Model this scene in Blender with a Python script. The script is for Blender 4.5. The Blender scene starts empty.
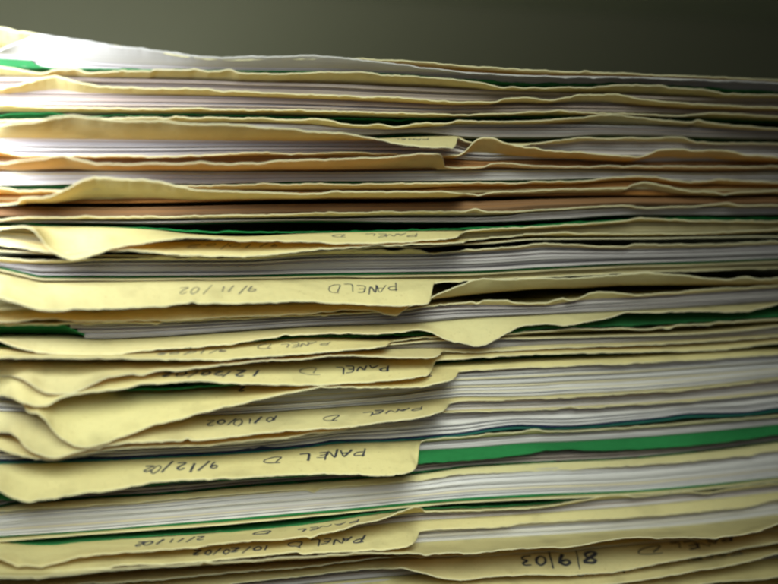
import bpy, math, random
import numpy as np
from mathutils import Vector

random.seed(7)
RNG = np.random.default_rng(7)
sc = bpy.context.scene
COL = sc.collection
MM = 0.001

# ------------------------------------------------------------------ camera
YAW, PITCH, DIST = math.radians(14.0), math.radians(3.5), 0.235
FPX = 939.0                                   # focal length in photo pixels (photo is 778 x 584)
Dv = np.array([math.sin(YAW)*math.cos(PITCH), math.cos(YAW)*math.cos(PITCH), -math.sin(PITCH)])
Rv = np.array([math.cos(YAW), -math.sin(YAW), 0.0])
Uv = np.cross(Rv, Dv)
CAM = -DIST*Dv
cam_d = bpy.data.cameras.new('camera')
cam = bpy.data.objects.new('camera', cam_d); COL.objects.link(cam)
cam.location = CAM
cam.rotation_euler = Vector(Dv).to_track_quat('-Z', 'Y').to_euler()
cam_d.sensor_width = 36.0
cam_d.lens = 36.0*FPX/778.0
cam_d.clip_start, cam_d.clip_end = 0.005, 20.0
cam_d.dof.use_dof = True
cam_d.dof.focus_distance = 0.232
cam_d.dof.aperture_fstop = 5.6
sc.camera = cam

# ------------------------------------------------------------------ world, lamp, exposure
w = bpy.data.worlds.new('World'); sc.world = w; w.use_nodes = True
bgn = w.node_tree.nodes['Background']
bgn.inputs['Color'].default_value = (0.80, 0.86, 0.80, 1)
bgn.inputs["Strength"].default_value = 0.095
def aim(o, target):
    o.rotation_euler = (Vector(target) - Vector(o.location)).to_track_quat('-Z', 'Y').to_euler()
ld = bpy.data.lights.new('side_lamp_light', 'SPOT')           # bright lamp close to the top left of the stack
ld.spot_size = math.radians(116); ld.spot_blend = 1.0
ld.shadow_soft_size = 0.025
ld.energy = 2.1
ld.color = (0.96, 1.0, 0.98)
lamp = bpy.data.objects.new('side_lamp_light', ld); COL.objects.link(lamp)
lamp.location = (-0.140, -0.050, 0.052)
aim(lamp, (-0.092, 0.120, 0.045))
rd = bpy.data.lights.new('room_fill_light', 'AREA')        # added soft fill for the room light, from above, in front and left
rd.shape = 'DISK'; rd.size = 0.20
rd.energy = 0.195; rd.spread = math.radians(58)
rd.color = (0.945, 1.0, 0.80)
room = bpy.data.objects.new('room_fill_light', rd); COL.objects.link(room)
room.location = (-0.050, -0.245, 0.135)
aim(room, (-0.028, 0.0, -0.052))
sc.view_settings.view_transform = 'Standard'
sc.view_settings.look = 'None'
sc.view_settings.exposure = 0.12
sc.render.engine = 'CYCLES'
cy = sc.cycles
cy.max_bounces = 12; cy.diffuse_bounces = 8; cy.transmission_bounces = 6; cy.glossy_bounces = 3
cy.use_denoising = True
cy.filter_width = 2.5

# ------------------------------------------------------------------ materials
def paper_material(name, base, vary=0.05, trans=0.2, trans_col=None, rough=0.75, spec=0.12, blotch=0.06, fleck=0.0, bump=0.25, fine=(300, 900, 900), flo=0.93, fhi=1.05, wrinkle=0.0):
    m = bpy.data.materials.new(name); m.use_nodes = True
    nt = m.node_tree; N = nt.nodes; L = nt.links; N.clear()
    out = N.new('ShaderNodeOutputMaterial')
    pb = N.new('ShaderNodeBsdfPrincipled')
    pb.inputs['Roughness'].default_value = rough
    pb.inputs['Specular IOR Level'].default_value = spec
    tr = N.new('ShaderNodeBsdfTranslucent')
    mx = N.new('ShaderNodeMixShader'); mx.inputs[0].default_value = trans
    tc = N.new('ShaderNodeTexCoord')
    # broad blotches, fine fibre, per-object tint
    n1 = N.new('ShaderNodeTexNoise'); n1.inputs['Scale'].default_value = 45; n1.inputs['Detail'].default_value = 3
    mp = N.new('ShaderNodeMapping'); mp.inputs['Scale'].default_value = fine
    n2 = N.new('ShaderNodeTexNoise'); n2.inputs['Scale'].default_value = 1.6; n2.inputs['Detail'].default_value = 4
    oi = N.new('ShaderNodeObjectInfo')
    L.new(tc.outputs['Object'], n1.inputs['Vector']); L.new(tc.outputs['Object'], mp.inputs['Vector']); L.new(mp.outputs[0], n2.inputs['Vector'])
    def mr(src, lo, hi):
        r = N.new('ShaderNodeMapRange'); r.inputs['To Min'].default_value = lo; r.inputs['To Max'].default_value = hi
        L.new(src, r.inputs['Value']); return r.outputs[0]
    def mul(a, b):
        q = N.new('ShaderNodeMath'); q.operation = 'MULTIPLY'; L.new(a, q.inputs[0]); L.new(b, q.inputs[1]); return q.outputs[0]
    v = mul(mul(mr(n1.outputs['Fac'], 1-blotch*1.6, 1+blotch), mr(n2.outputs['Fac'], flo, fhi)), mr(oi.outputs['Random'], 1-vary, 1+vary))
    if fleck > 0:                     # specks in the card and finger smudges
        n3 = N.new('ShaderNodeTexNoise'); n3.inputs['Scale'].default_value = 1400; n3.inputs['Detail'].default_value = 2
        n4 = N.new('ShaderNodeTexNoise'); n4.inputs['Scale'].default_value = 110; n4.inputs['Detail'].default_value = 5
        L.new(tc.outputs['Object'], n3.inputs['Vector']); L.new(tc.outputs['Object'], n4.inputs['Vector'])
        for src, a, b in ((n3.outputs['Fac'], 0.64, 0.74), (n4.outputs['Fac'], 0.54, 0.78)):
            r = N.new('ShaderNodeMapRange'); r.inputs['From Min'].default_value = a; r.inputs['From Max'].default_value = b
            r.inputs['To Min'].default_value = 1.0; r.inputs['To Max'].default_value = 1.0 - fleck
            L.new(src, r.inputs['Value']); v = mul(v, r.outputs[0])
    hs = N.new('ShaderNodeHueSaturation'); hs.inputs['Color'].default_value = (*base, 1)
    L.new(v, hs.inputs['Value'])
    L.new(mr(oi.outputs['Random'], 0.92, 1.06), hs.inputs['Saturation'])
    L.new(hs.outputs[0], pb.inputs['Base Color'])
    tr.inputs['Color'].default_value = (*(trans_col or base), 1)
    bp = N.new('ShaderNodeBump'); bp.inputs['Strength'].default_value = bump; bp.inputs['Distance'].default_value = 0.00015
    L.new(n2.outputs['Fac'], bp.inputs['Height']); L.new(bp.outputs[0], pb.inputs['Normal'])
    if wrinkle > 0:
        n5 = N.new('ShaderNodeTexNoise'); n5.inputs['Scale'].default_value = 130; n5.inputs['Detail'].default_value = 3; n5.inputs['Distortion'].default_value = 0.6
        L.new(tc.outputs['Object'], n5.inputs['Vector'])
        b2 = N.new('ShaderNodeBump'); b2.inputs['Strength'].default_value = wrinkle; b2.inputs['Distance'].default_value = 0.0008
        L.new(n5.outputs['Fac'], b2.inputs['Height']); L.new(b2.outputs[0], bp.inputs['Normal'])
    L.new(pb.outputs[0], mx.inputs[1]); L.new(tr.outputs[0], mx.inputs[2]); L.new(mx.outputs[0], out.inputs['Surface'])
    return m

MAT = {
 'manila': paper_material('manila_card', (0.715, 0.69, 0.395), 0.07, 0.29, (0.90, 0.58, 0.16), fleck=0.26, wrinkle=0.6),
 'rim': paper_material('brightened_card_edge', (0.77, 0.74, 0.52), 0.08, 0.2, (0.8, 0.7, 0.4), flo=0.75, fhi=1.15),  # bright edges put into the colour, paler than the card itself
 'orange_glow': paper_material('orange_glow_manila_card', (0.70, 0.63, 0.33), 0.06, 0.36, (0.93, 0.52, 0.11), fleck=0.26, wrinkle=0.6),  # orange glow of the undersides put into the card colour
 'white': paper_material('white_paper', (0.83, 0.82, 0.88), 0.12, 0.25, (0.8, 0.8, 0.8), fine=(18, 30, 5200), flo=0.62, fhi=1.18),
 'grey': paper_material('recycled_paper', (0.63, 0.60, 0.65), 0.22, 0.25, (0.66, 0.64, 0.66), fine=(18, 30, 5200), flo=0.62, fhi=1.18),
 'pink': paper_material('pinkish_paper', (0.56, 0.48, 0.475), 0.20, 0.25, (0.66, 0.5, 0.46), fine=(18, 30, 5200), flo=0.62, fhi=1.18),
 'buff': paper_material('buff_paper', (0.62, 0.56, 0.36), 0.14, 0.22, (0.7, 0.55, 0.28), fine=(18, 30, 5200), flo=0.62, fhi=1.18),
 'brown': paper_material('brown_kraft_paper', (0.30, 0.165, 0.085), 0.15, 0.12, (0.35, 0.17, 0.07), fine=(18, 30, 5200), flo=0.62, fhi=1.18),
 'cream':  paper_material('cream_paper', (0.76, 0.70, 0.52), 0.08, 0.25, (0.8, 0.7, 0.45)),
 'green':  paper_material('green_paper', (0.022, 0.18, 0.060), 0.18, 0.10, (0.03, 0.24, 0.07), blotch=0.22, flo=0.8, fhi=1.12, wrinkle=0.5),
 'orange': paper_material('orange_paper', (0.42, 0.20, 0.07), 0.12, 0.15, (0.5, 0.2, 0.05), fine=(18, 30, 5200), flo=0.62, fhi=1.18),
 'teal':   paper_material('teal_paper', (0.015, 0.13, 0.11), 0.05, 0.10, (0.03, 0.2, 0.16)),
 'navy':   paper_material('navy_paper', (0.012, 0.02, 0.06), 0.05, 0.05, (0.02, 0.03, 0.1)),
}
def ink_material(name, c):
    m = bpy.data.materials.new(name); m.use_nodes = True
    nt = m.node_tree; p = nt.nodes['Principled BSDF']
    p.inputs['Roughness'].default_value = 0.6; p.inputs['Specular IOR Level'].default_value = 0.1
    n = nt.nodes.new('ShaderNodeTexNoise'); n.inputs['Scale'].default_value = 900
    r = nt.nodes.new('ShaderNodeValToRGB')
    r.color_ramp.elements[0].color = (*[x*0.6 for x in c], 1); r.color_ramp.elements[1].color = (*[min(1, x*2.2+0.03) for x in c], 1)
    tc = nt.nodes.new('ShaderNodeTexCoord')
    nt.links.new(tc.outputs['Object'], n.inputs['Vector']); nt.links.new(n.outputs['Fac'], r.inputs[0]); nt.links.new(r.outputs[0], p.inputs['Base Color'])
    return m
INK = ink_material('black_ink', (0.02, 0.022, 0.035))
INKFAINT = ink_material('faded_ink', (0.12, 0.11, 0.08))

# ------------------------------------------------------------------ pixel -> place on the stack (photo pixels, depth y in metres)
def unproject(px, py, y):
    px, py, y = np.broadcast_arrays(np.asarray(px, float), np.asarray(py, float), np.asarray(y, float))
    d = Dv[None, :] + ((px.ravel()-389)/FPX)[:, None]*Rv + ((292-py.ravel())/FPX)[:, None]*Uv
    t = (y.ravel()-CAM[1])/d[:, 1]
    p = CAM + d*t[:, None]
    return p[:, 0], p[:, 2]

def pchip(xk, yk, x):
    xk = np.asarray(xk, float); yk = np.asarray(yk, float)
    h = np.diff(xk); dl = np.diff(yk)/h
    n = len(xk); m = np.zeros(n)
    if n == 2: return np.interp(x, xk, yk)
    for i in range(1, n-1):
        if dl[i-1]*dl[i] > 0:
            w1 = 2*h[i]+h[i-1]; w2 = h[i]+2*h[i-1]
            m[i] = (w1+w2)/(w1/dl[i-1]+w2/dl[i])
    m[0] = dl[0]; m[-1] = dl[-1]
    xc = np.clip(x, xk[0], xk[-1])
    i = np.clip(np.searchsorted(xk, xc)-1, 0, n-2)
    t = (xc-xk[i])/h[i]
    return ((1+2*t)*(1-t)**2*yk[i] + t*(1-t)**2*h[i]*m[i] + t*t*(3-2*t)*yk[i+1] + t*t*(t-1)*h[i]*m[i+1])

PX = np.concatenate([np.linspace(-45, -2, 16), np.arange(0, 790, 1.6), np.linspace(795, 880, 30)])
XW = np.arange(-0.1065, 0.1905, 0.0008)        # common grid across the stack, 297 mm wide folders
YR = 0.0012                                    # depth of the paper face
YB = 0.225                                     # back of the folders

def noise1(n, step, amp):
    k = RNG.normal(size=n//step+4)
    return np.interp(np.arange(n)/step, np.arange(len(k)), k)*amp

def smooth(a, b, x):
    t = np.clip((x-a)/(b-a), 0, 1); return t*t*(3-2*t)

def P(*a): return [(a[i], a[i+1]) for i in range(0, len(a), 2)]

class Layer: pass

def curve(pts, px):
    xs = [p[0] for p in pts]; ys = [p[1] for p in pts]
    return pchip(xs, ys, px)

def flat_world(pts, y):
    """Root line: traced where it shows, carried on level beyond the frame."""
    x, z = unproject(PX, curve(pts, PX), y)
    o = np.argsort(x); x = x[o]; z = z[o]
    return np.interp(XW, x, z)

LAYERS = []            # top to bottom
def cover(name, R, E=None, tab=None, tabdepth=-0.0115, lip=-0.0015, mat='manila', recess=YR, dE=1.2, thick=0.00028):
    l = Layer(); l.kind = 'cover'; l.name = name; l.R = R; l.E = E; l.tab = tab; l.tabdepth = tabdepth; l.lip = lip
    l.mat = mat; l.y_r = recess; l.dE = dE; l.thick = thick; LAYERS.append(l); return l
def auto(name, lip=0.0005, thick=0.00028):
    l = Layer(); l.kind = 'auto'; l.name = name; l.lip = lip; l.thick = thick; l.mat = 'manila'; LAYERS.append(l); return l
def pack(n, mat, y0=0.004, jit=0.0012, wt=1.0, x0=None, group=None):
    l = Layer(); l.kind = 'pack'; l.n = n; l.mat = mat; l.y0 = y0; l.jit = jit; l.wt = wt; l.x0 = x0; l.group = group; l.thick = 0; LAYERS.append(l); return l
def gap(wt=1.0):
    l = Layer(); l.kind = 'gap'; l.wt = wt; l.thick = 0; LAYERS.append(l); return l

# ------------------------------------------------------------------ the stack, top to bottom
cover('c0', P(0,45,100,51,200,60,300,61,351,60.5,400,63,465,69,540,74.5,600,75.5,625,75.5,700,78,778,81),
      P(0,28,38,34,82,41,123,47,160,52,200,58,240,59,300,58.5,351,58,400,60,465,65,540,70,625,73,700,76,778,79.5), lip=-0.003)
cover('sheet_top', P(0,54,50,58,100,63,160,66,250,68,315,69,400,71,465,72.5,540,76,625,77,700,79.5,778,82.5),
      P(0,50,15,43,28,38,38,34.5,60,37,82,40,123,46,160,50,200,55.5,240,57,280,56,300,55,330,56.5,351,58.5,400,64,465,71.5,540,76,625,77,700,79.5,778,82.5), lip=-0.004, mat='white', thick=0.00025)
pack(7, 'grey', 0.003, 0.001, group='greyish paper sheets under the top folder')
cover('g1', P(0,66,38,67,100,68.5,160,69.5,250,70.5,315,71,400,74,465,79.5,540,84.5,625,84.5,700,88.5,778,92),
      P(0,57,20,57.5,30,60,38,65,60,68,100,68.5,160,69,250,70,315,70.5,400,73.5,465,78.5,540,83,625,83,700,87,778,91), lip=0.001, mat='green', thick=0.0003)
gap(0.6)
cover('c1', P(0,76,60,76,100,77,155,78,200,79,250,81,310,82,400,85.5,465,88,540,90.5,625,94,700,97,778,97.5),
      P(0,66,25,70,40,72,60,69,75,69,90,72,120,70,150,70.5,155,68.5,200,69.5,250,72.5,280,73,315,72,350,71.5,400,75,440,77,465,80,480,82,500,86,525,87,560,87,600,86,615,84.5,640,85,660,84.5,670,87,690,88,710,90,725,93,750,94,778,94.5), lip=-0.003)
pack(11, 'pink', 0.004, 0.0015, group='pinkish paper sheets between the second and third cover')
cover('c2', P(0,92.5,100,93.5,155,94,240,95.5,310,97.5,370,100,465,103,540,102.5,625,104,700,108,778,109),
      P(0,88,25,82,45,77,54,75.5,65,78,85,83,110,86,155,88,200,88.5,240,90.5,310,94,370,96,400,97,465,101.5,495,101,505,98,515,97,525,97,545,99,570,96,580,94.5,610,93.5,640,98,660,101,690,103,720,105,778,107), lip=-0.003)
pack(13, 'pink', 0.0035, 0.0012, group='pale pinkish paper sheets under the third cover')
cover('c3', P(0,108,155,109.5,240,110,310,111,400,113.5,465,115,540,113.5,625,116,700,116.5,778,119),
      P(0,104,50,106,155,108,240,108.5,310,110,400,112.5,465,114,520,112,545,111,560,109.5,570,111,625,113,680,115,710,113,740,113.5,778,116))
gap(0.8)
cover('g2', P(0,118.5,50,117.5,155,115.5,240,116.5,310,118.5,400,120,465,118.5,540,117,625,117.5,700,119.5,778,122),
      P(0,115,14,113,50,112.5,70,115,155,114,240,115,310,117,400,119,465,117.5,540,116.5,625,117,700,119,778,121.5), lip=0.006, recess=0.01, mat='green')
cover('c4', P(0,122.5,155,121.5,240,122,310,123.5,340,126.5,390,128,430,126,465,123,540,122.8,625,125,700,127,778,130),
      P(0,120,100,118,155,117,240,117.5,310,120,340,123,390,126,420,123,435,122,445,123,460,120,500,121,545,120,560,118.5,580,117,610,114,650,118,680,121,690,122,698,120,705,122,730,125,778,128))
pack(11, 'grey', 0.004, 0.001, group='grey paper sheets in the folder with the light tab end')
cover('g3', P(0,135,155,136,300,137.5,365,137,410,135,465,139.5,540,139.5,590,137,640,137.5,700,139.5,778,141),
      P(0,135,155,136,300,137.5,365,137,410,135,440,135,465,135.5,540,136,590,136,640,137,700,138,778,138), lip=0.006, recess=0.01, mat='green')
cover('t1', P(0,137,155,138.5,300,139.5,365,139,410,137,456,136,470,142,520,143.5,560,142,590,139.5,650,140,690,141.5,700,142.5,778,143.5),
      P(0,124,30,121,60,116,73,115,90,117,120,120,155,120.5,190,123,230,124,270,127,290,128,310,131,330,131.5,365,136,400,143,440,147,452,147,456,143,457,137,470,142,520,143,560,140,590,137,625,137,650,138,680,136.5,690,139,698,142,778,143), tab=(10,455))
pack(13, 'grey', 0.004, 0.001, group='grey paper sheets below the folder with the light tab end')
cover('c5', P(0,156,50,157,155,156,240,154,310,153.5,400,155.5,440,157,465,159,490,160,520,159,560,159,625,161.5,700,160.5,778,161.5),
      P(0,152,30,155,100,155,155,155.5,240,153,260,152,310,153,345,151.5,365,152,400,154,440,154.5,457,154,465,150,470,145,477,139.5,485,137,495,138,505,142,520,146,545,149,580,152,610,154.5,640,156,650,153,660,149.5,675,148,700,150,720,150,735,153,778,157), lip=-0.004, mat='orange_glow')
pack(11, 'orange', 0.0045, 0.001, group='orange brown paper sheets above the orange glowing tab')
cover('t2', P(0,170,155,169.5,240,170,310,170,400,169.5,440,169,465,168.5,500,168,560,168,625,169,700,171,778,170),
      P(0,163,25,160,45,157,60,155,75,158,100,163,130,164,155,164,200,164,240,162.5,280,160,310,159.5,350,158.5,400,155,430,153,440,153.5,443,158,445,166,465,167,485,166,492,163,500,162.5,520,164,560,166,625,166,700,166,778,166), tab=(15,442), tabdepth=-0.010, mat='orange_glow')
pack(10, 'white', 0.0045, 0.001, group='white paper sheets under the orange glowing tab')
cover('g4', P(0,186,50,185.5,80,184.5,155,184,200,184.5,240,183.5,310,181.8,400,181.6,465,181,540,180,610,178.5,660,180,700,182,778,181.5), None, lip=0.004, recess=0.006, mat='green', thick=0.0005)
cover('c7', P(0,195,100,193,155,191,240,191,310,191,400,190,465,186,510,185.5,530,184,560,184,625,181,660,181.5,700,185,778,185.5),
      P(0,187,20,190,50,190,155,185,240,184.5,310,183.5,400,183,465,182,520,182.5,535,180.5,560,181,600,179,612,177,640,176,660,177.5,690,181,705,181,720,178.5,735,180,778,182), lip=-0.003, mat='orange_glow')
pack(6, 'orange', 0.0035, 0.001, group='orange brown paper sheets above the broad wavy left tab')
cover('t3', P(0,202,20,202.5,100,203,155,202.5,240,200.5,310,199,400,198.5,465,197,540,195.5,625,194.8,700,195.5,778,194),
      P(0,204,17,202,22,197,50,196,60,191,70,186,85,179,97,176.5,110,177.5,155,180,180,186,200,189.5,230,190.5,280,192,310,193,340,190.5,400,191,430,191,465,193,480,194,490,192,540,190,560,188.5,625,188,632,184,642,182,655,183,675,188,690,190,720,192,778,190), tab=(22,462), tabdepth=-0.009)
gap(0.3)
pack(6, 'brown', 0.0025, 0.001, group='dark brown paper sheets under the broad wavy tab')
gap(0.3)
cover('c8', P(0,221,50,221,100,221,155,220.5,240,219,310,218.5,400,217,465,217,500,216,530,212,560,210.5,625,207,700,207,778,207),
      P(0,219,30,217,155,216,240,214.5,310,213,400,211,465,210.5,510,211,540,209.5,625,205,640,207,690,206,725,203.5,740,205,778,205))
pack(5, 'grey', 0.004, 0.001, group='grey paper sheets above the dark green sheets')
cover('g5', P(0,223,60,223,155,224,240,222,310,221,400,222,465,222,540,219.5,625,215,700,215,778,214), None, lip=0.007, recess=0.01, mat='green')
cover('g6', P(0,225,60,225.5,155,228.5,200,232,310,232,400,230.5,465,229,540,226,625,220.5,700,219,778,219),
      P(0,218,12,218,26,221,40,225,155,228,200,231,310,231.5,400,230,465,228,540,225,625,219.5,700,218,778,218), lip=0.003, recess=0.006, mat='green')
cover('t4', P(0,226.5,30,226.5,100,227,155,230,190,234,240,236.5,310,233.5,400,231.5,455,231,465,231,540,227.5,625,221.5,640,220,700,221,778,222),
      P(0,228,25,226,32,228,40,237,50,249,60,255,75,259,85,256,110,248,140,241.5,155,240,190,236.5,240,239.5,310,241,350,243,400,241.5,440,238.5,456,236,461,233,470,230,540,226,625,220,640,218,700,220,778,221), tab=(32,459), tabdepth=-0.010)
pack(10, 'buff', 0.004, 0.001, group='buff paper sheets above the brown shaded tab')
cover('t5', P(0,238,50,243.5,100,244.5,155,242.5,240,241,310,242.5,350,243.5,400,241,466,239,480,238,540,234.5,625,234.5,700,233.5,778,230.5),
      P(0,244,60,252,110,249.5,130,249.5,155,251.5,200,255,240,255.5,280,252.5,310,249.5,350,247,380,245,400,244,440,243,463,242,468,240,500,237,540,233,560,232,600,233,700,232.5,740,231,778,229), tab=(40,464), tabdepth=-0.009)
cover('c12', P(0,250,100,255,240,255.5,310,252.5,350,248.5,388,246,400,246.5,465,243.5,540,238.5,625,238,700,237,778,236), None)
gap(1)
cover('c13', P(0,262,50,262,100,259,240,258.5,310,254.5,350,253.5,400,253.5,465,251,520,248,545,246,625,248,700,246.5,778,243.5),
      P(0,258,60,260,100,258.5,240,258,310,252,350,250,380,250,395,251,408,249,420,250.5,430,253,465,250,520,246,545,243,560,243.5,625,246,640,244,700,244,778,241))
pack(16, 'grey', 0.0035, 0.0012, group='grey paper sheets in the thick layer above the upper PANEL D tab')
cover('g7', P(0,266,20,270,40,274.5,100,275,155,275.5,240,275,310,273,400,271.5,465,270.5,540,266.5,625,262.5,700,260.5,778,257.5), None, lip=0.0022, recess=0.004, mat='green', thick=0.0006)
cover('sheet_buff', P(0,269,20,273.5,45,278.5,100,278.5,240,277.5,310,276,400,275,465,274,540,270,625,266,700,264,778,261), None, lip=-0.001, mat='buff')
pack(2, 'buff', 0.003, 0.001, group='buff paper sheets right above the upper PANEL D tab')
cover('t6', P(0,273,25,278.5,45,282,100,281,160,280,240,279.5,315,279,430,278.5,465,278.5,540,275.5,625,271.5,700,269.5,778,266.5),
      P(0,297,20,303,40,308,52,310,75,308,110,308,135,306,155,306,190,302.5,230,303,260,302,300,300.5,330,302,375,304.5,395,305,415,304,427,303,431,298,433,283,465,280.5,540,276.5,625,272.5,778,267.5), tab=(-30,430), lip=0.0, tabdepth=-0.012)
gap(1)
cover('c15', P(0,312,50,312,100,312,155,308,230,307,310,304,400,302,433,298,465,294,500,290.5,540,287.5,580,286.5,625,284,690,283.5,778,283.5),
      P(0,322,20,320.5,40,318.5,100,321,155,320,240,316,310,313,350,309,365,309,375,310,388,314,396,314.5,402,311,410,306,425,301,440,293,455,287,465,283,470,280.5,478,278.5,500,279,535,278,570,278,610,275,640,272.5,670,274,690,275,705,278,730,279,778,278), lip=-0.004)
gap(1)
cover('c16', P(0,323,100,322,240,317,310,314,400,309,433,304.5,465,303.5,520,304,545,304,580,299,625,296.5,700,292,778,286.5),
      P(0,324,100,323,240,318,310,315,400,310,433,305,465,302,490,300,505,300,520,303,545,303,555,300,563,297,570,299,580,297,590,293,600,291,612,291.5,640,294.5,660,293,690,290,715,289,778,285))
pack(20, 'grey', 0.0035, 0.0012, x0=66, group='grey paper sheets in the layer with the folded green corner')
cover('g8', P(0,335,20,337,60,337.5,95,338.5,155,336,240,332,310,326,430,321,540,314.5,625,310.5,778,301.5),
      P(0,323,8,323.5,40,323.5,62,324.5,75,330,95,337.5,155,336,240,332,310,326,430,321,540,314.5,625,310.5,778,301.5), lip=0.008, recess=0.01, tab=(-60, 92), tabdepth=0.001, mat='green')
cover('c17', P(0,338,60,338.5,95,340,155,338,200,335,270,330,310,327.5,380,325,430,322.5,465,319.5,540,315.5,625,311.5,700,307.5,778,302.5),
      P(0,340,20,347,50,353,100,354,155,349,230,343,260,338.5,310,333.5,340,333,380,333,400,331.5,420,329,430,331,440,336,455,341,465,343,475,345.5,485,344,495,339,505,333,517,327,530,324,550,323.5,565,325,580,322.5,600,319,615,315,628,311.5,650,312,690,310.5,720,311,745,311,760,308,778,303), lip=-0.005)
cover('g9', P(0,344,40,347,100,347,155,345,260,337,310,333.5,380,332,430,330,505,327,540,321,625,314,665,313,720,311,778,307),
      P(0,346,100,350,155,349,260,340,310,336,380,335.5,430,334,505,333,540,328,625,325,665,323,720,320,778,316), lip=0.0, recess=0.004, mat='green')
gap(1)
cover('t9', P(0,347,40,352,100,352,155,350,230,344,270,340,310,337.5,388,339.5,430,336,505,334.5,540,332,625,328.8,645,329.3,665,326.8,720,322.8,778,319.8),
      P(0,357,40,357,100,357.5,155,358.5,200,359,250,357,300,353,340,350,370,347,386,345.5,390,342,395,340.5,430,336.5,505,334,540,331,625,328,645,329,665,326,720,322,778,319), tab=(-40,388), tabdepth=-0.0105)
cover('c19', P(0,356,155,357,240,354,310,348,388,343,430,339.5,500,337,540,336.5,625,334.5,700,331.5,778,324.5), None)
pack(6, 'grey', 0.004, 0.001, group='grey paper sheets beside the deep drooping tabs')
cover('t10', P(0,360,155,361,240,359,310,354,388,349,440,348,465,349,540,345,625,342.5,700,339,778,334),
      P(0,375,15,376,25,380,35,386,45,391,60,393,70,393,85,387,105,378,125,373.5,145,373,155,371.5,190,368,240,363,270,360,300,359,310,357.5,350,355,400,357,430,357.5,440,354,442,351,446,350.5,465,352,540,348,625,345,778,336), tab=(30,440), tabdepth=-0.011)
pack(2, 'buff', 0.004, 0.001, group='buff paper sheets between the drooping tabs')
cover('t11', P(0,366,155,366,240,362.5,310,360,400,359,430,358,445,355,465,354,540,350,625,347.5,700,345,778,339),
      P(0,395,10,396,22,402,35,405,45,405,60,398,70,395,90,391,120,388,140,384,155,382.5,200,380.5,230,382,265,384,310,384.5,340,383,400,379,415,377.5,425,376,431,372,433,366,436,360,465,358,540,353.5,625,351.5,700,350,778,342), tab=(20,430), tabdepth=-0.012)
gap(1.0)
cover('g10', P(0,379,100,386,160,386,240,382,310,379,400,371,430,364,465,363.5,540,359.5,625,356,700,352,778,348), 
      P(0,379,100,389,160,388.5,240,384,310,381,400,372,430,365,465,364,540,360,625,356.5,700,352.5,778,348.5), lip=0.006, tab=(125,238), tabdepth=-0.006, recess=0.01, mat='green')
cover('t12', P(0,380,45,388,100,390,160,389.5,240,386,310,384,400,376,430,368,465,366,540,361.5,625,358,700,353.5,778,350),
      P(0,396,22,403,27,411,37,413,45,419,55,432,65,440,75,444.5,85,446,95,445,110,440,130,433,145,427,155,424,180,418,200,413,220,408,250,401,280,394,300,390,315,388,350,386.5,390,387,420,386,440,382,452,379,456,376,459,371,465,370.5,540,366.5,625,363,700,359,778,353.5), tab=(35,455), tabdepth=-0.012)
pack(24, 'white', 0.0035, 0.0015, wt=2.0, group='white paper sheets in the layer under the deepest drooping tab')
cover('t13', P(0,412,100,415,200,416,310,410,350,407,400,403.5,445,399,465,397.5,490,397.5,540,396.5,560,395,625,392,700,386.5,778,378),
      P(0,431,10,432,17,437,25,446,35,452,45,456,52,457,65,455,90,449,110,445,130,442,155,441,200,439,260,433,310,428.5,340,427,380,422,420,417,438,412,446,408,449,403,465,400,490,399.5,540,398,560,397,625,393.5,700,388,778,379), tab=(25,445), tabdepth=-0.0115)
pack(9, 'grey', 0.004, 0.001, group='grey paper sheets beside the 10/10/02 tab')
cover('t14', P(0,436,100,437,155,436,240,432,310,424,350,418,400,413,465,410,540,408,625,404,700,398.5,778,391),
      P(0,448,20,455,50,459,80,454,110,449,155,446,200,445,240,441,280,438,310,433.5,345,429,360,425,380,421,400,415,465,411,540,409,625,405,700,399.5,778,392), tab=(20,362), tabdepth=-0.009)
pack(17, 'white', 0.0035, 0.0012, group='white paper sheets in the layer above the blue sheet')
cover('g11', P(0,460,80,458.5,155,455,240,450,310,443.5,340,439.5,380,438.5,430,435,465,431.5,490,427,520,424,560,425,625,420,660,416.5,690,412.5,740,411.5,778,406.5), 
      P(0,459,80,458.7,155,455.2,240,450.2,310,443.7,340,439.7,380,438.7,430,435.2,465,432,490,427.5,520,424.5,560,425.5,625,420.5,660,417,690,413,740,412,778,407), lip=0.001, mat='navy', thick=0.00045)
cover('g12', P(0,462,80,460.5,155,456.8,240,452,310,445.3,340,441.3,380,440.3,430,436.5,465,433.5,490,429.5,520,427,560,427.5,625,423,660,419.5,690,415.5,740,414.5,778,409.5), None, lip=0.001, mat='teal', thick=0.0005)
cover('t15', P(0,464.5,80,462,155,458.5,240,454,310,447.5,350,443.5,416,441.5,465,438,490,436,540,432.5,625,428.5,700,423,778,416.5),
      P(0,490,10,496,20,500,28,501.5,40,499,60,496,100,490,140,484,155,481,200,479,240,477,280,475,315,473.5,340,473.5,380,475,400,474,410,471,417,466,420,443,430,439,465,436.5,490,433.5,520,431.5,530,429.5,537,429,545,430.5,560,430.5,625,427.5,700,421.5,778,415), tab=(-40,416), lip=-0.0005, tabdepth=-0.0115)
pack(9, 'grey', 0.004, 0.001, group='grey paper sheets above the bright green card')
cover('g13', P(0,482,155,474,315,462,416,451,465,448.5,540,443,560,442.5,625,439,700,433,778,425),
      P(0,498,8,500,20,499,60,496,155,483,315,475,416,463,465,460,500,457,530,452.5,550,449.5,580,450,625,449,700,444,778,434), lip=-0.002, mat='green', thick=0.0003)
pack(11, 'pink', 0.0045, 0.001, group='pinkish paper sheets under the bright green card')
cover('g14', P(0,506,20,502,60,500,100,497,155,494,250,485.5,315,481,350,478.5,416,472.5,465,467.5,540,462.5,625,458.5,700,451.5,778,441.5), None, lip=0.002, mat='green', thick=0.0003)
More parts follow.
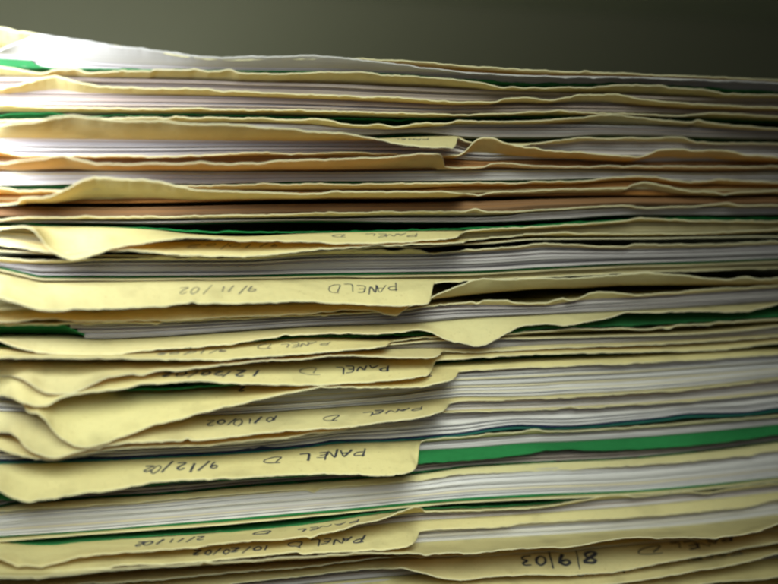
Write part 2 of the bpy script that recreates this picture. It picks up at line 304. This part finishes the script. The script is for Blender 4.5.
cover('c18', P(0,508,30,504,100,499,155,496,240,488,315,483,416,475.5,465,468,540,463.5,625,459.5,700,452.5,778,442.5),
      P(0,511,30,508.5,100,504.5,155,500,240,493,315,488,416,480,465,473.5,540,470,625,465.5,700,460,778,450), lip=-0.0005)
pack(26, 'white', 0.003, 0.0008, group='white paper sheets in the thickest bright layer above the green edge')
cover('g15', P(0,535,80,530,155,524,240,517,315,510.5,350,507.5,416,501,465,497,540,493,625,490,700,484,778,476), None, lip=0.0005, mat='green', thick=0.0005)
cover('c19b', P(0,538.5,80,532.5,155,526.5,240,520,315,513.5,416,503.5,465,500,540,496,625,492,700,486.5,778,478.5), None, lip=-0.001)
gap(1)
cover('g16', P(0,541,40,544,155,535.5,240,530,315,522,370,513.5,420,509.5,465,508.5,540,505,560,503,590,498,625,495.5,700,490,778,482),
      P(0,541,40,544,155,535.5,240,530,315,522,370,513.5,420,508,465,507,540,503,560,501,590,497,625,495,700,489.5,778,481.5), lip=0.001, recess=0.003, mat='green')
cover('t18', P(0,542,40,546,80,542,155,537,240,531.5,315,523.5,370,515,420,511,465,510,540,506.5,560,504.5,590,499.5,625,497,690,492,700,492,778,484),
      P(0,558,10,562,25,565,40,565.5,60,562,85,555,110,553,155,550,200,545.5,240,541,280,539,315,534,340,529,370,522,400,512,416,506,421,507,426,511,465,510.5,490,509.5,540,506.5,560,503.5,590,498,615,494.5,650,495,690,491.5,705,493,730,488,778,482.5), tab=(5,419), tabdepth=-0.011)
pack(10, 'grey', 0.004, 0.001, group='grey paper sheets right below the lowest dark green sliver')
cover('t19', P(0,550,100,548,155,547,240,540,315,533,345,530,380,525,416,521.5,465,518.5,540,513.5,625,507.5,700,500.5,778,492),
      P(0,574,20,575,35,574.5,60,571,100,567,130,564,155,563.5,200,561,240,557,280,553,290,551.5,297,551,303,553.5,315,552,340,551.5,380,549,408,545,416,541,420,531,430,529.5,465,527.5,540,522,625,517,700,511,778,499.5), tab=(-20,415), tabdepth=-0.0115)
pack(12, 'white', 0.0035, 0.001, group='white paper sheets in the layer above the torn light edge')
cover('c21', P(0,562,155,560,315,552,416,543,465,540,490,538.5,540,536,625,530.5,700,524.5,778,514.5),
      P(0,576.5,35,577,60,575,100,570,155,566,240,561,315,556,380,552.5,416,553,428,554.5,436,553,450,552.5,465,552.5,490,551,515,548,530,547.8,550,546.5,560,546.8,580,545,600,541.5,618,538.5,650,537,690,537,715,538,722,536.5,735,535,755,532,778,523), lip=-0.017)
cover('t20', P(0,580,155,569,315,558,416,552,465,549,540,545,625,539,700,533,778,524),
      P(0,590,100,583,155,579,240,572,300,567,315,565.5,340,562,380,557.5,416,556,465,556,540,551,625,544,778,530), tab=(-30,390), tabdepth=-0.008)
cover('t22', P(0,590,155,580,240,572,315,565,370,559.5,416,555.5,465,552,540,548,625,542,700,536,778,527.5),
      P(0,600,155,590,240,582,310,575,340,571,370,568,400,568,420,572,440,577,460,579.5,490,576.5,530,574.5,560,575,600,573,625,570,660,563,700,556,740,549,778,542), tab=(405,830), tabdepth=-0.0105, lip=-0.004)
pack(7, 'grey', 0.003, 0.001, group='grey paper sheets under the 8/9/03 tab')
cover('t23', P(0,608,240,592,315,584,400,576,465,571,540,566,625,559,700,552,778,543),
      P(0,615,315,601,400,592,465,590,530,588,590,585,625,582,660,577,700,570,740,563,778,553), tab=(420,830), tabdepth=-0.0115, lip=-0.002)
pack(6, 'grey', 0.001, 0.001, group='grey paper sheets in the corner under the lowest written tab')
cover('t24', P(0,624,240,607,315,600,400,591,465,586,540,581,625,573,700,566,778,556.5),
      P(0,632,315,612,400,603,465,600,540,598,625,592,670,588,700,584,720,581.5,740,580,760,579,778,577), tab=(430,830), tabdepth=-0.010, lip=-0.002)
gap(1)
cover('t25', P(0,650,240,634,400,619,540,608,625,601,700,594,778,586), None, lip=-0.002)
gap(1)
cover('t26', P(0,680,240,663,400,648,540,637,625,630,700,623,778,615), None, lip=-0.002)

# folders: (label, top cover, bottom cover), front cover first; a missing front cover is put just above the bottom one
FOLDERS = [
 ('tan manila folder on top of the whole stack, against the olive wall', 'c0', 'c1'),
 ('manila folder second from the top, thin wavy edges around pinkish papers', 'c2', 'c3'),
 ('manila folder whose pale tab ends below the dark green gap, near the top', 'c4', 't1'),
 ('manila folder with a tall pale curl beside an orange glowing tab', 'c5', 't2'),
 ('manila folder whose tab rises in one broad bright hump above brown papers', 'c7', 't3'),
 ('manila folder whose bright corner droops in a point, under the dark green sheets', 'c8', 't4'),
 ('manila folder with a brown shaded tab just below the bright pointed corner', None, 't5'),
 ('slim manila folder squeezed flat above the dark slit at centre', None, 'c12'),
 ('manila folder with faint blue PANEL D on its broad flat tab', 'c13', 't6'),
 ('manila folder with a long pale curl right of the flat PANEL D tab', None, 'c15'),
 ('manila folder with a smooth tongue drooping right of centre, mid stack', 'c16', 'c17'),
 ('manila folder whose narrow tab reads 9/10/02, below the drooping tongue', None, 't9'),
 ('manila folder with a wordless wavy tab between two dated tabs', 'c19', 't10'),
 ('manila folder whose tab carries a heavy black date, mid left', None, 't11'),
 ('manila folder with the deepest drooping tab, bright triangle at its left', None, 't12'),
 ('manila folder whose bright tab reads 10/10/02 below the deepest droop', None, 't13'),
 ('manila folder with a thin shaded tab above the blue sheet', None, 't14'),
 ('manila folder whose big rounded tab reads PANEL D 9/12/02', None, 't15'),
 ('manila folder without visible tab around the thickest bright white papers', 'c18', 'c19b'),
 ('manila folder whose tab reads 2/11/02 under a dark green sliver', None, 't18'),
 ('manila folder whose tab reads PANEL D 10/20/02 near the bottom', None, 't19'),
 ('manila folder with a pale torn edge above the bold black date', None, 'c21'),
 ('brownish manila folder with a thin bare edge at lower left', None, 't20'),
 ('manila folder with bold black 8/9/03 on its right tab', None, 't22'),
 ('manila folder with a brown date just below the bold 8/9/03 tab', None, 't23'),
 ('lowest manila folder in view, its edge in the bottom right corner', None, 't24'),
 ('manila folder under all others, resting near the shelf', None, 't25'),
 ('manila folder lying directly on the shelf', None, 't26'),
]
LOOSE = {
 'sheet_top': ('paper_sheet', 'white paper sheet curling up brightly at the top left of the stack', 'paper sheet'),
 'sheet_buff': ('paper_sheet', 'buff paper sheet under the thin dark green line, above flat PANEL D tab', 'paper sheet'),
 'g1': ('green_sheet', 'green sheet peeking out under the white curled top sheet', 'green paper'),
 'g2': ('green_sheet', 'green sheet in the dark slit above the first visible tab', 'green paper'),
 'g3': ('green_sheet', 'green sheet in the dark slit right of the pale tab end', 'green paper'),
 'g4': ('green_sheet', 'thin green sheet between the orange glowing tab and the broad hump', 'green paper'),
 'g5': ('green_sheet', 'upper of two dark green sheets above the bright pointed corner', 'green paper'),
 'g6': ('green_sheet', 'lower of two dark green sheets above the bright pointed corner', 'green paper'),
 'g7': ('green_sheet', 'dark green sheet edge right above the flat PANEL D tab', 'green paper'),
 'g8': ('green_sheet', 'green sheet with its corner showing at the left edge, mid stack', 'green paper'),
 'g9': ('green_sheet', 'green sheet below the drooping tongue, widest at the right', 'green paper'),
 'g10': ('green_sheet', 'green sheet in the dark wedge under the heavy black date', 'green paper'),
 'g11': ('blue_sheet', 'navy blue sheet running wavy above the big rounded tab', 'blue paper'),
 'g12': ('teal_sheet', 'teal sheet directly beneath the navy blue one', 'teal paper'),
 'g13': ('green_card', 'bright green card right of the big PANEL D 9/12/02 tab', 'green card'),
 'g14': ('green_sheet', 'thin dark green sheet between pinkish papers and the bare olive cover', 'green paper'),
 'g15': ('green_sheet', 'bright green edge right under the thickest white papers', 'green paper'),
 'g16': ('green_sheet', 'dark green sheet in the sliver above the 2/11/02 tab', 'green paper'),
}
# handwriting: layer -> (text, pixel where it starts at the right, letter pitch in px, height mm, how far down the tab, stroke mm, faint?)
WRITING = {
 't1': [('PANEL', 436, 7, 2.2, 0.45, 0.30, 1)],
 't4': [('PANEL', 425, 10.5, 3.0, 0.45, 0.32, 1), ('D', 352, 14, 3.0, 0.45, 0.32, 1)],
 't5': [('9/10/02', 285, 13, 2.6, 0.45, 0.35, 1)],
 't6': [('PANEL', 405, 10.5, 4.2, 0.48, 0.32, 0), ('D', 349, 15, 4.0, 0.50, 0.34, 0), ('9/11/02', 263, 11.5, 3.2, 0.50, 0.32, 1)],
 't9': [('PANEL', 335, 10, 2.6, 0.50, 0.35, 1), ('D', 276, 16, 3.2, 0.42, 0.35, 1), ('9/10/02', 231, 10.5, 2.6, 0.50, 0.40, 1)],
 't11': [('PANEL', 394, 10, 3.4, 0.50, 0.42, 0), ('D', 322, 18, 3.2, 0.50, 0.38, 1), ('12/20/02', 264, 12.5, 3.2, 0.60, 0.55, 0)],
 't12': [('2', 251, 9, 4.0, 0.15, 0.50, 0), ('D', 440, 9, 3.4, 0.4, 0.5, 0)],
 't13': [('PANEL', 430, 12.5, 2.8, 0.50, 0.34, 0), ('D', 346, 20, 3.2, 0.50, 0.36, 0), ('10/10/02', 288, 10, 3.2, 0.40, 0.42, 0)],
 't14': [('9/9/02', 262, 14, 2.4, 0.35, 0.5, 0)],
 't15': [('PANEL', 372, 13.5, 4.0, 0.40, 0.42, 0), ('D', 291, 20, 3.8, 0.45, 0.42, 0), ('9/12/02', 223, 12, 3.6, 0.45, 0.45, 0)],
 't18': [('PANEL', 366, 12, 3.0, 0.40, 0.34, 0), ('D', 277, 18, 3.0, 0.30, 0.42, 0), ('2/11/02', 208, 10.5, 3.4, 0.38, 0.44, 0)],
 't19': [('PANEL', 373, 11, 3.6, 0.50, 0.40, 0), ('D', 309, 16, 3.4, 0.50, 0.44, 0), ('10/20/02', 276, 10, 3.4, 0.55, 0.44, 0)],
 't22': [('8', 611, 21, 4.6, 0.45, 0.95, 0), ('/', 592, 8, 5.4, 0.42, 0.4, 0), ('9', 584, 17, 4.4, 0.47, 0.85, 0), ('/', 564, 8, 5.4, 0.42, 0.4, 0), ('03', 557, 14, 4.2, 0.48, 0.72, 0),
         ('D', 683, 28, 4.2, 0.45, 0.42, 0), ('PANEL', 752, 13.5, 3.8, 0.40, 0.50, 0)],
 't23': [('11/20/02', 658, 9, 3.6, 0.42, 0.42, 0), ('PANEL', 760, 13, 3.0, 0.35, 0.42, 1)],
}
# ------------------------------------------------------------------ solve the root lines so that nothing passes through its neighbour
UPPER = ('c0', 'c1', 'c2', 'c3', 'c4', 'c5', 't2', 'c7', 't3', 'c8')
for l in LAYERS:
    if l.name in UPPER if l.kind == 'cover' else False: l.y_r = 0.012
    if l.kind == 'cover':
        l.z = flat_world(l.R, min(l.y_r, 0.0015) if l.name in UPPER else l.y_r)
fixed = [i for i, l in enumerate(LAYERS) if l.kind == 'cover']
for a, b in zip(reversed(fixed[:-1]), reversed(fixed[1:])):
    n_sheets = sum(l.n for l in LAYERS[a+1:b] if l.kind == 'pack')
    n_auto = sum(1 for l in LAYERS[a+1:b] if l.kind == 'auto')
    need = LAYERS[a].thick + 0.00003 + n_sheets*0.00006 + n_auto*0.00032
    LAYERS[a].z = np.maximum(LAYERS[a].z, LAYERS[b].z + need)

def mesh_object(name, verts, faces, mat, parent=None, smooth=True, flat_faces=None):
    me = bpy.data.meshes.new(name)
    me.from_pydata([tuple(v) for v in verts], [], faces)
    me.materials.append(MAT[mat] if isinstance(mat, str) else mat)
    s = np.full(len(me.polygons), smooth)
    if flat_faces is not None: s[flat_faces] = False
    me.polygons.foreach_set('use_smooth', s)
    me.update()
    o = bpy.data.objects.new(name, me); COL.objects.link(o)
    if parent is not None: o.parent = parent
    return o

def slab(name, X, Y, Z, thick, mat, parent=None):
    """A sheet of card: X, Y, Z are (columns, rows) grids of its upper face, row 0 at the front edge."""
    nc, nr = X.shape
    top = np.stack([X, Y, Z], -1).reshape(-1, 3)
    bot = top - np.array([0, 0, thick])
    verts = np.concatenate([top, bot])
    n = nc*nr
    idx = np.arange(n).reshape(nc, nr)
    f = []
    a = idx[:-1, :-1].ravel(); b = idx[1:, :-1].ravel(); c = idx[1:, 1:].ravel(); d = idx[:-1, 1:].ravel()
    f += np.stack([a, b, c, d], 1).tolist()
    f += np.stack([a+n, d+n, c+n, b+n], 1).tolist()
    k = len(f)
    for e0, e1 in ((idx[:-1, 0], idx[1:, 0]), (idx[1:, -1], idx[:-1, -1]), (idx[0, 1:], idx[0, :-1]), (idx[-1, :-1], idx[-1, 1:])):
        f += np.stack([e0, e0+n, e1+n, e1], 1).tolist()
    o = mesh_object(name, verts, f, mat, parent, True, np.arange(k, len(f)))
    if mat in ('manila', 'orange_glow'):
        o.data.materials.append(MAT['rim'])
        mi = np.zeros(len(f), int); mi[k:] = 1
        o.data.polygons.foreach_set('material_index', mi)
    return o

BODY = np.array([0.012, 0.03, 0.08, 0.15, YB])
SURF = {}
def edge_wear(n):
    e = noise1(n, 7, 0.30) + noise1(n, 3, 0.22) + noise1(n, 1, 0.10)
    for _ in range(RNG.integers(4, 10)):             # soft dents and scuffed nicks
        c = RNG.uniform(0, n); wd = RNG.uniform(2, 9)
        e += RNG.normal()*1.1*np.exp(-np.abs((np.arange(n)-c)/wd)**RNG.uniform(1.2, 3))
    return e
def build_cover(l, name, parent=None):
    if l.E is not None:
        ye = np.full(len(PX), l.lip) + noise1(len(PX), 60, 0.0005)
        if l.tab:
            a, b = l.tab
            t = smooth(a-34, a+4, PX)*(1-smooth(b-1.5, b+5, PX)**0.8)
            corner = 0.0016*(1-smooth(0, 14, b-PX)**0.5)*(PX < b)        # rounded right corner
            ye = ye*(1-t) + t*(l.tabdepth+corner) + t*noise1(len(PX), 40, 0.00035)
        ye = np.minimum(ye, l.y_r-0.0004)
        x, z = unproject(PX, curve(l.E, PX), ye)
        wear = -edge_wear(len(PX))*0.00025
        eps = 0.00002
        for j in range(1, len(x)):
            if x[j] < x[j-1]+eps: x[j] = x[j-1]+eps
        m = x < XW[-1]-0.0015
        x, z, ye, px, wear = x[m], z[m], ye[m], PX[m], wear[m]
        m = x > XW[0]
        x, z, ye, px, wear = x[m], z[m], ye[m], px[m], wear[m]
        xr = np.arange(x[-1]+0.0015, XW[-1], 0.0015)
        zr0 = np.interp(x, XW, l.z)
        tail = np.interp(xr, XW, l.z) + (z[-1]-zr0[-1])*np.exp(-(xr-x[-1])/0.02)
        ytail = l.lip + (ye[-1]-l.lip)*np.exp(-(xr-x[-1])/0.02)
        x = np.concatenate([x, xr]); z = np.concatenate([z, tail]); ye = np.concatenate([ye, ytail]); px = np.concatenate([px, np.full(len(xr), 1e4)]); wear = np.concatenate([wear, wear[-1]*np.exp(-(xr-xr[0])/0.01)])
    else:
        x = XW.copy(); px = None
        ye = np.full(len(x), l.lip) + noise1(len(x), 40, 0.0005)
        z = np.interp(x, XW, l.z); wear = noise1(len(x), 9, 0.00006)
    zr = np.interp(x, XW, l.z)
    T = np.array([1.0, 0.96, 0.88, 0.78, 0.65, 0.52, 0.4, 0.28, 0.15, 0.0])
    pw = 1.9 if l.name in UPPER else 1.45
    Y = np.concatenate([l.y_r + (ye-l.y_r)[:, None]*T[None, :], np.repeat((l.y_r+BODY)[None, :], len(x), 0)], 1)
    Z = np.concatenate([zr[:, None] + (z-zr)[:, None]*(T**pw)[None, :] + wear[:, None]*(T**5)[None, :], np.repeat(zr[:, None], len(BODY), 1)], 1)
    # soft buckling of the free flap
    X = np.repeat(x[:, None], Y.shape[1], 1)
    SURF[l.name] = (px, x, ye, z, zr, l.y_r, pw)
    return slab(name, X, Y, Z, l.thick, l.mat, parent)

# ------------------------------------------------------------------ handwriting
GLYPH = {
 'P': [[(0,0),(0.08,1.05)], [(-0.05,0.9),(0.5,1.0),(0.62,0.75),(0.4,0.52),(0.05,0.48)]],
 'A': [[(0,0),(0.35,1),(0.65,0)], [(0.12,0.38),(0.6,0.42)]],
 'N': [[(0,0),(0.06,1),(0.52,0.02),(0.6,1.02)]],
 'E': [[(0.55,1),(0.05,0.96),(0.02,0.02),(0.6,0.04)], [(0.04,0.52),(0.45,0.54)]],
 'L': [[(0.08,1),(0.02,0.03),(0.65,0.06)]],
 'D': [[(0.1,0.95),(0.02,0.05),(0.35,0.0),(0.62,0.3),(0.6,0.7),(0.35,0.98),(-0.08,1.0)]],
 '0': [[(0.3,1),(0.05,0.7),(0.06,0.25),(0.3,0),(0.55,0.3),(0.54,0.75),(0.3,1)]],
 '1': [[(0.3,1),(0.28,0)]],
 '2': [[(0.05,0.78),(0.3,1),(0.52,0.78),(0.3,0.4),(0.02,0.03),(0.62,0.06)]],
 '3': [[(0.08,0.95),(0.45,0.98),(0.52,0.75),(0.22,0.53),(0.55,0.35),(0.45,0.05),(0.05,0.04)]],
 '8': [[(0.5,0.9),(0.2,1),(0.1,0.75),(0.45,0.45),(0.5,0.15),(0.25,0),(0.05,0.2),(0.3,0.5),(0.52,0.8),(0.45,0.95)]],
 '9': [[(0.5,0.75),(0.3,1),(0.08,0.8),(0.2,0.52),(0.5,0.65),(0.52,0.9),(0.5,0.4),(0.4,0)]],
 '/': [[(0.45,1.15),(0.12,-0.15)]],
}
def surface_point(name, px, s):
    """Point on the upper face of a tab: photo column px, s metres out from the root line."""
    pxs, x, ye, z, zr, yr, pw = SURF[name]
    xx, e, ze, z0 = (float(np.interp(px, pxs, q)) for q in (x, ye, z, zr))
    t = s/max(1e-4, yr-e)
    t = min(0.97, max(0.0, t))
    return np.array([xx, yr + (e-yr)*t, z0 + (ze-z0)*t**pw])

def write(name, parent, items):
    groups = {}
    for it, (text, px0, pitch, hmm, ff, wmm, faint) in enumerate(items):
        vs, fs = groups.setdefault((it, faint), ([], []))
        pxs, x, ye, z, zr, yr, pw = SURF[name]
        cx = px0
        for ch in text:
            if ch != ' ':
                jit = RNG.normal(size=5)*(0.08 if wmm < 0.7 else 0.03); thin = RNG.uniform(0.65, 1.15)
                for st in GLYPH[ch]:
                    pts = []
                    for i in range(len(st)-1):
                        for k in range(4):
                            t = k/4
                            pts.append((st[i][0]*(1-t)+st[i+1][0]*t, st[i][1]*(1-t)+st[i+1][1]*t))
                    pts.append(st[-1])
                    pp = np.array(pts)
                    for _ in range(2):
                        if len(pp) > 4: pp[1:-1] = 0.25*pp[:-2]+0.5*pp[1:-1]+0.25*pp[2:]
                    pp[:, 0] = pp[:, 0]*(1.12+jit[3]) + (0.30+jit[4])*pp[:, 1] + jit[0] + np.cumsum(RNG.normal(size=len(pp)))*(0.012 if wmm < 0.7 else 0.004)
                    pp[:, 1] = pp[:, 1]*(1+1.6*jit[1]) + 1.4*jit[2] + np.cumsum(RNG.normal(size=len(pp)))*(0.014 if wmm < 0.7 else 0.004)
                    W = []
                    for gx, gy in pp:
                        px = cx - gx*pitch*1.25
                        depth = yr - float(np.interp(px, pxs, ye))
                        s = depth*ff + (gy-0.35)*hmm*MM
                        W.append(surface_point(name, px, s))
                    W = np.array(W)
                    d = np.gradient(W, axis=0); d /= np.linalg.norm(d, axis=1)[:, None]+1e-12
                    up = np.array([0, -0.35, 0.94])
                    side = np.cross(d, up); side /= np.linalg.norm(side, axis=1)[:, None]+1e-12
                    half = wmm*1.2*MM/2*thin*(0.75+0.5*np.interp(np.arange(len(W)), np.linspace(0, len(W)-1, 5), RNG.random(5)))[:, None]
                    lift = np.array([0, -0.00003, 0.00007])
                    b0 = len(vs)
                    for p, q in zip(W+side*half+lift, W-side*half+lift): vs += [p, q]
                    for i in range(len(W)-1):
                        a = b0+2*i; fs.append((a, a+1, a+3, a+2))
            cx -= pitch*(1+np.clip(RNG.normal()*0.09, -0.12, 0.22) if wmm < 0.7 else 1)
    for (it, faint), (vs, fs) in groups.items():
        mesh_object('handwriting', vs, fs, INKFAINT if faint else INK, parent, False)

# ------------------------------------------------------------------ build folders, loose sheets, then paper
BY = {l.name: l for l in LAYERS if l.kind in ('cover', 'auto')}

def tag(o, label, cat, group=None, kind=None):
    if label: o['label'] = label
    if cat: o['category'] = cat
    if group: o['group'] = group
    if kind: o['kind'] = kind
    return o

PACKS = []
def fill(a, b):
    """Share the space between two solved layers among packs of sheets, gaps and recessed covers."""
    run = LAYERS[a+1:b]
    if not run: return
    zt = LAYERS[a].z - LAYERS[a].thick - 0.00001
    zb = LAYERS[b].z + 0.00001
    tot = sum(l.wt for l in run if l.kind in ('pack', 'gap'))
    h = zt - zb - sum(0.0003 for l in run if l.kind == 'auto')
    cur = zt
    for l in run:
        if l.kind == 'auto':
            l.z = cur - 0.00001
            cur = cur - 0.0003
        else:
            nxt = cur - h*l.wt/tot
            if l.kind == 'pack': PACKS.append((l, cur.copy(), nxt.copy()))
            cur = nxt
for a, b in zip(fixed[:-1], fixed[1:]): fill(a, b)

folder_group = 'manila file folders stacked flat'
for label, fr, bk in FOLDERS:
    lb = BY[bk]
    root = bpy.data.objects.new('manila_folder', None); COL.objects.link(root)
    tag(root, label, 'file folder', folder_group)
    root.empty_display_size = 0.01
    if fr is None:
        f = Layer(); f.name = bk+'_front'; f.E = None; f.tab = None; f.lip = 0.0062; f.y_r = 0.010; f.mat = 'manila'; f.thick = 0.00002
        f.z = lb.z + 0.000026
    else:
        f = BY[fr]
        if f.kind == 'auto': f.E = None; f.tab = None; f.y_r = YR
    fo = build_cover(f, 'front_cover', root)
    bo = build_cover(lb, 'back_cover', root)
    if bk in WRITING: write(bk, bo, WRITING[bk])

for nm, (oname, label, cat) in LOOSE.items():
    tag(build_cover(BY[nm], oname), label, cat, 'loose coloured sheets filed in the stack' if nm[0] == 'g' else None)

total = 0
ODD = {'pink': ['buff', 'grey', 'brown'], 'grey': ['pink', 'white'], 'white': ['grey', 'cream'], 'buff': ['brown', 'grey'], 'orange': ['buff', 'brown']}
ODDNAME = {'pink': 'pinkish', 'buff': 'buff', 'grey': 'grey', 'brown': 'brown', 'white': 'white', 'cream': 'cream', 'orange': 'orange brown'}
for l, zt, zb in PACKS:
    wts = RNG.uniform(0.55, 1.5, l.n); wts /= wts.sum()
    xs0 = XW[0] + RNG.uniform(0.001, 0.004)
    if l.x0 is not None: xs0 = float(unproject(l.x0, 320, l.y0)[0][0])
    step = 2
    xg = XW[::step]
    base = np.concatenate([[0], np.cumsum(wts)])
    BASE = [np.full(len(xg), v) for v in base]
    for k in range(1, l.n):                          # the sheets wander a little within their layer
        BASE[k] = BASE[k] + noise1(len(xg), 26, 0.22/l.n)
    for k in range(1, l.n+1):
        BASE[k] = np.maximum(BASE[k], BASE[k-1] + 0.12/l.n)
    BASE = [b/np.maximum(BASE[-1], 1e-6) for b in BASE]
    for k in range(l.n):
        x0 = xs0 + (k*0.00022 if l.x0 is not None else 0) + RNG.uniform(0, 0.0012 if l.x0 is None else 0.0002)
        x = xg[xg >= x0]
        x = x[x < XW[-1] - 0.014 - RNG.uniform(0, 0.002)]
        T0 = np.interp(x, XW, zt); B0 = np.interp(x, XW, zb); H = np.maximum(T0-B0, 1e-5)
        b_up = np.interp(x, xg, BASE[k]); b_dn = np.interp(x, xg, BASE[k+1])
        top = T0 - H*b_up
        tk = np.maximum(H*(b_dn-b_up)*RNG.uniform(0.86, 0.985), 4e-6)
        y0 = l.y0 - 0.0020 + RNG.normal()*l.jit*0.5 + noise1(len(x), 50, l.jit*0.3)
        y0 = np.maximum(y0, 0.0003)
        Yr = np.stack([y0, y0+0.0008, y0*0+0.03, y0*0+YB-0.012], 1)
        X = np.repeat(x[:, None], 4, 1); Z = np.repeat(top[:, None], 4, 1)
        nc, nr = X.shape
        tp = np.stack([X, Yr, Z], -1).reshape(-1, 3)
        bt = tp.copy(); bt[:, 2] -= np.repeat(tk, nr)
        verts = np.concatenate([tp, bt]); n = nc*nr
        idx = np.arange(n).reshape(nc, nr); f = []
        a = idx[:-1, :-1].ravel(); b = idx[1:, :-1].ravel(); c = idx[1:, 1:].ravel(); d = idx[:-1, 1:].ravel()
        f += np.stack([a, b, c, d], 1).tolist(); f += np.stack([a+n, d+n, c+n, b+n], 1).tolist(); kf = len(f)
        for e0, e1 in ((idx[:-1, 0], idx[1:, 0]), (idx[1:, -1], idx[:-1, -1]), (idx[0, 1:], idx[0, :-1]), (idx[-1, :-1], idx[-1, 1:])):
            f += np.stack([e0, e0+n, e1+n, e1], 1).tolist()
        mat = l.mat; odd = None
        if mat in ODD and 0 < k < l.n-1 and RNG.random() < 0.22:
            odd = ODD[mat][RNG.integers(len(ODD[mat]))]; mat = odd
        o = mesh_object('paper_sheet', verts, f, mat, None, True, np.arange(kf, len(f)))
        lab = l.group.replace('sheets', 'sheet') if l.group != 'hidden' else 'white paper sheet inside the lowest folders near the shelf'
        if odd:
            near = l.group.split('paper sheets', 1)[1]
            tag(o, ' '.join(f"{ODDNAME[odd]} paper sheet among the {ODDNAME[l.mat]} ones{near}".replace('in the thickest bright layer', '').replace('in the thick layer', '').replace('in the layer', '').split()), 'paper sheet', l.group)
        else: tag(o, lab, 'paper sheet', l.group if l.group != 'hidden' else 'white paper sheets inside the lowest folders')
        total += 1
print('paper sheets:', total)

# ------------------------------------------------------------------ wall behind, shelf below
def room_material(name, base, scale, bump):
    m = bpy.data.materials.new(name); m.use_nodes = True
    nt = m.node_tree; p = nt.nodes['Principled BSDF']
    p.inputs['Roughness'].default_value = 0.55; p.inputs['Specular IOR Level'].default_value = 0.25
    tc = nt.nodes.new('ShaderNodeTexCoord')
    n = nt.nodes.new('ShaderNodeTexNoise'); n.inputs['Scale'].default_value = scale; n.inputs['Detail'].default_value = 6
    r = nt.nodes.new('ShaderNodeValToRGB')
    r.color_ramp.elements[0].color = (*[c*0.85 for c in base], 1); r.color_ramp.elements[1].color = (*[c*1.12 for c in base], 1)
    b = nt.nodes.new('ShaderNodeBump'); b.inputs['Strength'].default_value = bump; b.inputs['Distance'].default_value = 0.0005
    nt.links.new(tc.outputs['Object'], n.inputs['Vector']); nt.links.new(n.outputs['Fac'], r.inputs[0]); nt.links.new(r.outputs[0], p.inputs['Base Color'])
    nt.links.new(n.outputs['Fac'], b.inputs['Height']); nt.links.new(b.outputs[0], p.inputs['Normal'])
    return m
def box(name, x0, x1, y0, y1, z0, z1, mat):
    v = [(x, y, z) for x in (x0, x1) for y in (y0, y1) for z in (z0, z1)]
    f = [(0,1,3,2),(4,6,7,5),(0,4,5,1),(2,3,7,6),(0,2,6,4),(1,5,7,3)]
    o = mesh_object(name, v, f, mat, None, False)
    m = o.modifiers.new('bevel', 'BEVEL'); m.width = 0.0015; m.segments = 2
    return o
WALLM = room_material('olive_wall_paint', (0.195, 0.198, 0.128), 600, 0.3)
SHELFM = room_material('olive_shelf_paint', (0.42, 0.45, 0.31), 300, 0.2)
zlow = float(min(np.min(l.z) for l in LAYERS if l.kind == 'cover')) - 0.0004
ztop = float(np.max(LAYERS[0].z))
tag(box('wall', -0.6, 0.8, 0.262, 0.28, zlow-0.25, ztop+0.35, WALLM), None, None, None, 'structure')
tag(box('shelf', -0.6, 0.8, -0.01, 0.2615, zlow-0.02, zlow, SHELFM), None, None, None, 'structure')
tag(box('shelf', -0.6, 0.8, -0.030, 0.2612, 0.138, 0.158, SHELFM), None, None, None, 'structure')  # unseen upper shelf, added for its shade on wall and stack top
print('stack', zlow, ztop, 'cam', CAM)
